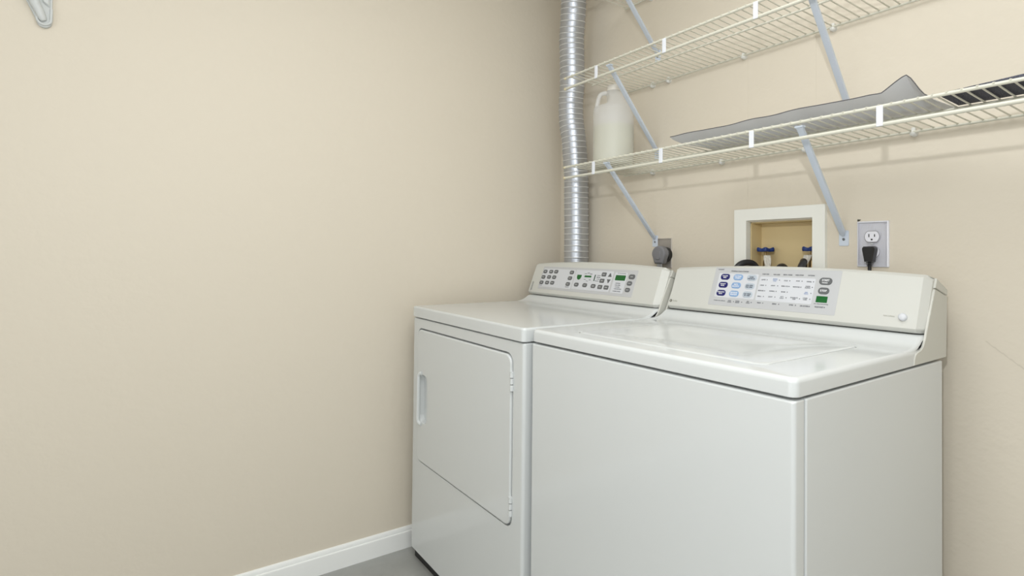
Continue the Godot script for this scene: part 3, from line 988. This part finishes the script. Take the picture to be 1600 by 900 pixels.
# ---------------------------------------------------------------- recessed box with the two taps
func supply_box() -> void:
	var t := thing("supply_box", "recessed washer supply box with a white frame and tan inside, in the back wall", "valve box", Vector3(1.02, 0.93, 0))
	var o := Vector3(1.02, 0.93, 0)
	var s := Sh.new()
	# frame: one mitred ring, its inner lip reaching into the wall
	var outer := rr(0.8795, 0.9305, 1.1590, 1.2390, 0.0015, 2)
	var inner := rr(0.9215, 0.9600, 1.1240, 1.2025, 0.0008, 2)
	var rws := [upright(outer, 0.0), upright(outer, 0.0125), upright(s._inset(outer, 0.0016), 0.014), upright(s._inset(inner, -0.001), 0.014), upright(inner, 0.013), upright(inner, -0.010)]
	s.xf = Transform3D(Basis(), -o)
	s.rows(rws)
	part("frame", s.mesh(30.0), mat(Color8(241, 241, 235), 0.35), t)
	# tan lining: back, sides, top and bottom
	var tan_m := mat(Color8(224, 203, 156), 0.6)
	s = Sh.new()
	s.xf = Transform3D(Basis(), -o)
	var a := [0.9215, 1.1240, 0.9580, 1.1985]
	s.rbox(Vector3((a[0] + a[1]) / 2, (a[2] + a[3]) / 2, -0.070), Vector3(a[1] - a[0] + 0.006, a[3] - a[2] + 0.006, 0.006), 0.0005, 1)
	for x in [a[0], a[1]]:
		s.rbox(Vector3(x + (0.0015 if x < 1.0 else -0.0015), (a[2] + a[3]) / 2, -0.040), Vector3(0.003, a[3] - a[2], 0.058), 0.0004, 1)
	for y in [a[2], a[3]]:
		s.rbox(Vector3((a[0] + a[1]) / 2, y + (0.0015 if y < 1.0 else -0.0015), -0.040), Vector3(a[1] - a[0], 0.003, 0.058), 0.0004, 1)
	part("lining", s.mesh(), tan_m, t)
	# taps: stem, packing nut, body, scalloped blue wheel
	var blue := mat(Color8(8, 46, 112), 0.4)
	var brass := mat(Color8(150, 128, 92), 0.35, 0.8)
	var tag_m := mat(Color8(226, 222, 212), 0.7)
	var hose_m := mat(Color8(44, 44, 46), 0.4)
	var n := 0
	for x in [0.9580, 1.0995]:
		var dy: float = 0.0 if n == 0 else 0.0015
		var at := Transform3D(Basis(), Vector3(x, 1.03 + dy, -0.034) - o)
		s = Sh.new()
		s.lathe([Vector2(0.0075, -0.03), Vector2(0.0105, -0.028), Vector2(0.0105, 0.02), Vector2(0.008, 0.028), Vector2(0.0075, 0.046), Vector2(0.0062, 0.05), Vector2(0.0034, 0.052), Vector2(0.0034, 0.083)], Vector3.ZERO, 16)
		s.rod(Vector3(0, 0.012, 0), Vector3(0, 0.012, -0.034), 0.008, 12)
		s.rod(Vector3(0, 0.012, 0), Vector3(-0.024, 0.018, 0.010), 0.0085, 12)
		var tap := part("tap", s.mesh(), brass, t, at)
		s = Sh.new()
		var wl := []
		for e in [[0.40, 0.0775], [0.94, 0.0770], [1.0, 0.0795], [1.0, 0.0850], [0.92, 0.0885], [0.45, 0.0850], [0.02, 0.0855]]:
			var l := PackedVector3Array()
			for j in 48:
				var th := TAU * j / 48
				var reach: float = 0.0255 * e[0] * (1.0 + 0.085 * e[0] * cos(6.0 * th))
				l.append(Vector3(cos(th) * reach, e[1] + 0.0022 * cos(6.0 * th) * e[0] * (1.0 if e[1] > 0.08 else 0.2), sin(th) * reach))
			wl.append(l)
		s.loft(wl)
		part("handwheel", s.mesh(50.0), blue, tap)
		# crumpled paper tag
		s = Sh.new()
		var tx := 0.014 if n == 0 else -0.013
		var lean := 0.05 if n == 0 else 0.45
		var rng := RandomNumberGenerator.new()
		rng.seed = 11 + n
		rws = []
		for iy in 7:
			var l := PackedVector3Array()
			for side in 2:
				for ix in 5:
					var k := ix if side == 0 else 4 - ix
					var px := (k - 2) * 0.0052
					var py := 0.066 - iy * 0.0105
					var wob := 0.0022 * sin(k * 2.1 + iy * 1.7 + n) + rng.randf_range(-0.0006, 0.0006)
					l.append(Vector3(tx + px + lean * (py - 0.045) * -1.0 * (1 if n == 0 else -1), py, 0.0135 + wob - (0.0007 if side else 0.0)))
			rws.append(l)
		s.loft(rws)
		part("paper_tag", s.mesh(25.0), tag_m, tap)
		n += 1
	# hoses
	n = 0
	for path in [[Vector3(0.938, 1.048, -0.024), Vector3(0.936, 1.066, -0.008), Vector3(0.929, 1.073, 0.014), Vector3(0.919, 1.068, 0.036), Vector3(0.910, 1.050, 0.050), Vector3(0.905, 1.02, 0.056), Vector3(0.904, 0.97, 0.058)], [Vector3(1.082, 1.046, -0.024), Vector3(1.088, 1.066, -0.010), Vector3(1.096, 1.077, 0.006), Vector3(1.106, 1.076, 0.024), Vector3(1.108, 1.056, 0.044), Vector3(1.106, 1.01, 0.052), Vector3(1.104, 0.96, 0.054)], [Vector3(1.034, 0.966, -0.035), Vector3(1.030, 1.030, -0.034), Vector3(1.030, 1.052, -0.022), Vector3(1.032, 1.0625, 0.0), Vector3(1.034, 1.057, 0.025), Vector3(1.034, 1.035, 0.048), Vector3(1.034, 0.97, 0.058)]]:
		var c := Curve3D.new()
		for q in path:
			c.add_point(q)
		for i in range(1, c.point_count - 1):
			var d := (c.get_point_position(i + 1) - c.get_point_position(i - 1)) * 0.18
			c.set_point_in(i, -d)
			c.set_point_out(i, d)
		s = Sh.new()
		var pts := PackedVector3Array()
		for k in 33:
			pts.append(c.sample_baked(c.get_baked_length() * k / 32.0, true))
		s.tube(pts, 0.0095, 12)
		var hz := part("supply_hose", s.mesh(60.0), hose_m, self)
		tag(hz, ["black rubber hose arching out of the box at the left tap", "black rubber hose arching in front of the right tap", "black drain hose of which only a low arch shows between the taps"][n], "hose", "hoses in the supply box")
		n += 1


# ---------------------------------------------------------------- outlets and plugs
func outlets() -> void:
	# white duplex outlet
	var white := mat(Color8(232, 232, 240), 0.3)
	var t := thing("wall_outlet", "white duplex wall outlet plate above the washer's right end", "outlet", Vector3(1.2745, 1.1265, 0))
	var s := Sh.new()
	s.plate(rr(-0.0375, -0.0600, 0.0375, 0.0600, 0.002), 0.0, 0.0055, 0.0035, false, 3)
	part("cover_plate", s.mesh(25.0), white, t)
	for y in [0.0190, -0.0205]:
		s = Sh.new()
		var pl := PackedVector2Array()
		for k in 32:
			var a := TAU * k / 32
			pl.append(Vector2(0.0170 * cos(a), clampf(0.0170 * sin(a), -0.0138, 0.0138)))
		s.plate(pl, 0.004, 0.0068, 0.0008)
		part("socket", s.mesh(), white, t, Transform3D(Basis(), Vector3(-0.001, y, 0)))
		s = Sh.new()
		var ring := []
		for e in [[0.0173, 0.0056], [0.0180, 0.0057]]:
			var l := PackedVector3Array()
			for k in 32:
				var a := TAU * k / 32
				var lim: float = 0.0141 if e[0] < 0.0175 else 0.0148
				l.append(Vector3(e[0] * cos(a), clampf(e[0] * sin(a), -lim, lim), e[1]))
			ring.append(l)
		s.rows(ring)
		part("socket_gap", s.mesh(), mat(Color8(120, 118, 116), 0.8), t, Transform3D(Basis(), Vector3(-0.001, y, 0)))
		s = Sh.new()
		s.rbox(Vector3(-0.0066, 0.003, 0.0066), Vector3(0.0024, 0.0086, 0.0008), 0.0003, 1)
		s.rbox(Vector3(0.0066, 0.003, 0.0066), Vector3(0.0024, 0.0070, 0.0008), 0.0003, 1)
		s.plate(rr(-0.0023, -0.0095, 0.0023, -0.0052, 0.0018), 0.0062, 0.0070)
		part("slot", s.mesh(), black, t, Transform3D(Basis(), Vector3(-0.001, y, 0)))
	s = Sh.new()
	s.xf = Transform3D(Basis(Vector3.RIGHT, Vector3(0, 0, 1), Vector3(0, -1, 0)), Vector3.ZERO)
	s.lathe([Vector2(0.003, 0.004), Vector2(0.003, 0.0062), Vector2(0.0003, 0.0068)], Vector3(-0.001, 0, 0), 14)
	part("screw", s.mesh(), panel_grey, t)
	# chipped hole at the plate's corner
	s = Sh.new()
	s.plate(PackedVector2Array([Vector2(1.2365, 1.1866), Vector2(1.2395, 1.1872), Vector2(1.2430, 1.1885), Vector2(1.2448, 1.1918), Vector2(1.2420, 1.1922), Vector2(1.2405, 1.1915), Vector2(1.2375, 1.1930), Vector2(1.2362, 1.1900)]), 0.0, 0.0004)
	tag(part("wall_chip", s.mesh(), mat(Color8(70, 66, 56), 0.9), self), "small dark chip in the wall at the top corner of the white outlet", "wall chip")
	# black three-pin plug with its cord
	t = thing("power_plug", "black power plug with its cord in the lower socket of the white outlet", "plug", Vector3(1.2735, 1.106, 0.007))
	s = Sh.new()
	var rws := []
	for e in [[0.0, 0.0145, 0.0135], [0.010, 0.0152, 0.0140], [0.020, 0.0148, 0.0138], [0.0245, 0.0120, 0.0120]]:
		rws.append(PackedVector3Array([Vector3(-e[1] * 0.60, -0.0255, e[0]), Vector3(e[1] * 0.60, -0.0255, e[0]), Vector3(e[1], 0.0060, e[0]), Vector3(e[1] * 0.97, 0.0100, e[0]), Vector3(e[1] * 0.75, e[2], e[0]), Vector3(-e[1] * 0.75, e[2], e[0]), Vector3(-e[1] * 0.97, 0.0100, e[0]), Vector3(-e[1], 0.0060, e[0])]))
	s.loft(rws)
	for k in 3:
		s.rbox(Vector3(0, -0.0275 - 0.0042 * k, 0.0115), Vector3(0.0125 - 0.0012 * k, 0.0026, 0.012), 0.001, 1)
	part("plug_body", s.mesh(20.0), black, t)
	s = Sh.new()
	s.tube(PackedVector3Array([Vector3(0, -0.024, 0.0115), Vector3(0, -0.05, 0.0115), Vector3(0, -0.08, 0.012), Vector3(0.002, -0.12, 0.014), Vector3(0.006, -0.2, 0.016)]), 0.0042, 10)
	part("cord", s.mesh(60.0), black, t)
	# steel plate of the dryer outlet
	t = thing("dryer_outlet", "steel dryer outlet plate with a round black socket, behind the dryer's right end", "outlet", Vector3(0.5935, 1.1015, 0))
	s = Sh.new()
	s.plate(rr(-0.0320, -0.0540, 0.0320, 0.0540, 0.0012), 0.0, 0.0040, 0.0022, false, 2)
	part("cover_plate", s.mesh(25.0), mat(Color8(206, 199, 191), 0.42, 0.15), t)
	s = Sh.new()
	s.xf = Transform3D(Basis(Vector3.RIGHT, Vector3(0, 0, 1), Vector3(0, -1, 0)), Vector3.ZERO)
	s.lathe([Vector2(0.0270, 0.003), Vector2(0.0270, 0.0180), Vector2(0.0250, 0.020), Vector2(0.0005, 0.020)], Vector3(0.008, 0, 0.006), 32)
	part("socket", s.mesh(), black, t)
	s = Sh.new()
	s.xf = Transform3D(Basis(Vector3.RIGHT, Vector3(0, 0, 1), Vector3(0, -1, 0)), Vector3.ZERO)
	for q in [[0.0285, 0.006], [0.0285, -0.008]]:
		s.lathe([Vector2(0.0024, 0.019), Vector2(0.0024, 0.0212), Vector2(0.0003, 0.0216)], Vector3(q[0], 0, -q[1]), 10)
	part("screw", s.mesh(), mat(Color8(210, 205, 190), 0.3, 0.8), t)
	# grey angle plug
	t = thing("dryer_plug", "grey round angle plug hanging on the steel dryer outlet", "plug", Vector3(0.5995, 1.0940, 0.0205))
	s = Sh.new()
	var pl := PackedVector2Array()
	for k in 25:
		var a := deg_to_rad(-28.0 + 236.0 * k / 24)
		pl.append(Vector2(0.0300 * cos(a), 0.0040 + 0.0285 * sin(a)))
	pl.append_array(PackedVector2Array([Vector2(-0.0205, -0.026), Vector2(-0.017, -0.0315), Vector2(0.017, -0.0315), Vector2(0.0205, -0.026)]))
	s.plate(pl, 0.004, 0.026, 0.007, false, 4)
	s.plate(rr(-0.012, -0.018, 0.012, 0.016, 0.010), 0.025, 0.0285, 0.002)
	part("plug_body", s.mesh(35.0), mat(Color8(124, 124, 128), 0.5), t)
	s = Sh.new()
	for k in 3:
		s.tube(PackedVector3Array([Vector3(-0.0075 + 0.0075 * k, -0.028, 0.016), Vector3(-0.0075 + 0.0075 * k, -0.06, 0.016), Vector3(-0.0075 + 0.0075 * k, -0.13, 0.018)]), 0.0038, 10)
	part("cord", s.mesh(60.0), mat(Color8(150, 150, 150), 0.45), t)


# ---------------------------------------------------------------- jug
func jug() -> void:
	var o := Vector3(0.4705, 1.4115, 0.142)
	var t := thing("jug", "translucent plastic gallon jug part full of pale liquid on the lower shelf", "jug", o)
	t.rotation.y = 0.9
	var shell := mat(Color8(240, 240, 240), 0.34)
	shell.transparency = BaseMaterial3D.TRANSPARENCY_ALPHA
	shell.albedo_color.a = 0.46
	shell.backlight_enabled = true
	shell.backlight = Color(0.35, 0.35, 0.34)
	var s := Sh.new()
	var prof := [Vector2(0.002, 0.004), Vector2(0.055, 0.002), Vector2(0.067, 0.003), Vector2(0.0725, 0.010), Vector2(0.0735, 0.02), Vector2(0.0735, 0.205), Vector2(0.0728, 0.213), Vector2(0.069, 0.221), Vector2(0.063, 0.228), Vector2(0.056, 0.237), Vector2(0.049, 0.248), Vector2(0.042, 0.259), Vector2(0.034, 0.270), Vector2(0.027, 0.279), Vector2(0.0215, 0.284), Vector2(0.0210, 0.290)]
	var rws := []
	for q in prof:
		var l := PackedVector3Array()
		for j in 44:
			var a := TAU * j / 44
			var rad: float = q.x
			# the shoulder is pressed in beneath the handle
			if q.y > 0.215 and q.y < 0.283:
				var side := maxf(0.0, -cos(a)) * smoothstep(0.215, 0.232, q.y) * (1.0 - smoothstep(0.262, 0.283, q.y))
				rad = lerpf(rad, minf(rad, 0.024), smoothstep(0.3, 0.85, side))
			l.append(Vector3(cos(a) * rad, q.y, -sin(a) * rad))
		rws.append(l)
	s.loft(rws)
	part("bottle_body", s.mesh(50.0), shell, t)
	# liquid fills the lower half
	s = Sh.new()
	s.lathe([Vector2(0.002, 0.006), Vector2(0.054, 0.0045), Vector2(0.066, 0.006), Vector2(0.0710, 0.012), Vector2(0.0720, 0.02), Vector2(0.0720, 0.150), Vector2(0.002, 0.150)], Vector3.ZERO, 44)
	part("liquid", s.mesh(50.0), mat(Color8(198, 197, 166), 0.25), t)
	# handle loop on the left shoulder
	s = Sh.new()
	var c := Curve3D.new()
	for q in [Vector3(-0.014, 0.274, 0), Vector3(-0.030, 0.275, 0), Vector3(-0.044, 0.272, 0), Vector3(-0.052, 0.262, 0), Vector3(-0.057, 0.244, 0), Vector3(-0.061, 0.224, 0), Vector3(-0.063, 0.204, 0)]:
		c.add_point(q)
	for i in range(1, c.point_count - 1):
		var d := (c.get_point_position(i + 1) - c.get_point_position(i - 1)) * 0.18
		c.set_point_in(i, -d)
		c.set_point_out(i, d)
	var pts := PackedVector3Array()
	for k in 21:
		pts.append(c.sample_baked(c.get_baked_length() * k / 20.0, true))
	s.tube(pts, 0.0078, 14)
	part("handle", s.mesh(60.0), shell, t)
	s = Sh.new()
	s.lathe([Vector2(0.0225, 0.282), Vector2(0.0235, 0.2835), Vector2(0.0235, 0.300), Vector2(0.0222, 0.3025), Vector2(0.001, 0.303)], Vector3.ZERO, 32)
	part("cap", s.mesh(), mat(Color8(226, 222, 214), 0.4), t)


# ---------------------------------------------------------------- grey sheet and dark mat on the lower shelf
func sheet_and_mat() -> void:
	var s := Sh.new()
	var top := []
	var bot := []
	var nx := 84
	var nz := 18
	for iz in nz + 1:
		var lt := PackedVector3Array()
		var lb := PackedVector3Array()
		var w := iz / float(nz)
		for ix in nx + 1:
			var q := ix / float(nx)
			var z := lerpf(0.108, 0.272, w)
			var x := lerpf(lerpf(0.900, 0.838, smoothstep(0.4, 1.0, w)), lerpf(1.494, 1.486, w), q)
			var lift := 0.031
			lift += 0.0012 * sin(x * 17.0) + 0.0010 * sin(x * 41.0 + 1.0)
			lift += 0.020 * maxf(0.0, 1.0 - absf(x - 1.446) / 0.045) - 0.003 * exp(-pow((x - 1.405) / 0.02, 2.0))
			lift *= 1.0 - smoothstep(1.448, 1.490, x) * 0.95
			var b := pow(clampf((z - 0.17) / 0.10, 0.0, 1.03), 1.7)
			var y := 1.4115 + lift * b + 0.0006 * sin(x * 60.0 + z * 40.0) + 0.0006
			y += 0.006 * maxf(0.0, 1.0 - absf(x - 1.446) / 0.05) * smoothstep(0.12, 0.22, z)
			lt.append(Vector3(x, y + 0.0016, z))
			lb.append(Vector3(x, y, z))
		top.append(lt)
		bot.append(lb)
	bot.reverse()
	s.rows(top, false)
	s.rows([top[nz], bot[0]], false)
	s.rows(bot, false)
	s.rows([bot[nz], top[0]], false)
	for e in [0, nx]:
		for iz in nz:
			var a: Vector3 = top[iz][e]
			var b: Vector3 = top[iz + 1][e]
			var c: Vector3 = bot[nz - iz - 1][e]
			var d: Vector3 = bot[nz - iz][e]
			if e == 0:
				s.quad(a, d, c, b)
			else:
				s.quad(a, b, c, d)
	var m := mat(Color8(206, 206, 208), 0.38)
	var o := part("grey_sheet", s.mesh(30.0), m, self)
	tag(o, "long curling grey sheet lying along the lower wire shelf", "sheet")
	var hem := Sh.new()
	var hp := PackedVector3Array(top[nz])
	for k in hp.size():
		hp[k] += Vector3(0, 0.0002, 0.0006)
	hem.tube(hp, 0.0011, 6)
	var he := part("dark_edge", hem.mesh(60.0), mat(Color8(88, 86, 88), 0.6), o)
	he.set_meta("label", "thin dark edge of the sheet")
	# dark speckled mat
	s = Sh.new()
	var rws := []
	for k in 25:
		var x := 1.504 + 0.66 * k / 24.0
		var e: float = clampf(k / 1.5, 0.0, 1.0)
		var th := (0.0095 + 0.0075 * smoothstep(1.53, 1.70, x)) * (0.6 + 0.4 * e)
		var l := PackedVector3Array()
		for q in [[0.166, 0.0], [0.162, 0.35], [0.166, 0.85], [0.174, 1.0], [0.262, 0.95], [0.270, 0.8], [0.273, 0.4], [0.269, 0.0]]:
			l.append(Vector3(x + (0.004 if q[1] > 0.5 and k == 0 else 0.0), 1.4115 + (0.0022 if q[0] > 0.23 else 0.0) + th * q[1], q[0]))
		rws.append(l)
	s.loft(rws)
	var mm := mat(Color8(40, 41, 48), 0.75)
	tones(mm, Color8(14, 15, 22), Color8(118, 121, 138), 0.12, 6.0, 9)
	grain(mm, 0.12, 0.12, 6.0, 9)
	o = part("dark_mat", s.mesh(45.0), mm, self)
	tag(o, "dark speckled foam mat on the lower shelf at the right edge", "mat")


# ---------------------------------------------------------------- bracket foot on the left wall
func left_bracket() -> void:
	var t := thing("wall_bracket", "pale plastic wall bracket with a rounded foot high on the left wall", "bracket", Vector3(0, 1.7005, 1.7925))
	var m := mat(Color8(204, 207, 206), 0.35)
	# local: x out of the wall, y up, z along the wall
	var s := Sh.new()
	s.xf = Transform3D(Basis(Vector3(0, 0, -1), Vector3.UP, Vector3(1, 0, 0)), Vector3.ZERO)
	var pl := PackedVector2Array()
	for k in 17:
		var a := PI + PI * k / 16
		pl.append(Vector2(0.0158 * cos(a), 0.0158 * sin(a)))
	pl.append_array(PackedVector2Array([Vector2(0.0158, 0.20), Vector2(-0.106, 0.20)]))
	s.plate(pl, 0.0, 0.009, 0.003, false, 3)
	part("wall_plate", s.mesh(35.0), m, t)
	s = Sh.new()
	s.xf = Transform3D(Basis(Vector3(0, 0, -1), Vector3.UP, Vector3(1, 0, 0)), Vector3.ZERO)
	var bar := PackedVector3Array()
	for q in [[-0.0005, 0.0015, 0.011], [-0.0015, 0.004, 0.012], [-0.008, 0.020, 0.0135], [-0.030, 0.070, 0.018], [-0.082, 0.190, 0.028]]:
		bar.append(Vector3(q[0], q[1], q[2]))
	s.tube_r(bar, [0.006, 0.0085, 0.0105, 0.0125, 0.014], 18)
	part("strut", s.mesh(50.0), m, t)
	# raised facet beside the strut and the rim on the straight side
	s = Sh.new()
	s.xf = Transform3D(Basis(Vector3(0, 0, -1), Vector3.UP, Vector3(1, 0, 0)), Vector3.ZERO)
	s.plate(PackedVector2Array([Vector2(-0.003, 0.050), Vector2(0.011, 0.040), Vector2(0.011, 0.19), Vector2(-0.045, 0.19)]), 0.006, 0.0145, 0.003)
	s.rod(Vector3(0.0138, 0.004, 0.008), Vector3(0.0138, 0.195, 0.008), 0.0026, 10)
	part("rim", s.mesh(35.0), m, t)
	# raised lip round the strut's foot
	s = Sh.new()
	var path := PackedVector3Array()
	for k in 17:
		var a := PI + PI * k / 16
		path.append(Vector3(0.010, 0.0145 * sin(a) + 0.006, -0.0145 * cos(a)))
	path.insert(0, path[0] + Vector3(0, 0.03, 0))
	path.append(path[path.size() - 1] + Vector3(0, 0.03, 0))
	s.tube(path, 0.0035, 10)
	part("foot_lip", s.mesh(60.0), m, t)
	s = Sh.new()
	s.xf = Transform3D(Basis(Vector3(0, 0, -1), Vector3.UP, Vector3(1, 0, 0)), Vector3(0.0, 0.066, -0.001))
	s.plate(rr(-0.005, -0.008, 0.005, 0.008, 0.0025), 0.012, 0.0158, 0.0006)
	part("screw", s.mesh(), mat(Color8(92, 90, 84), 0.4, 0.6), t)
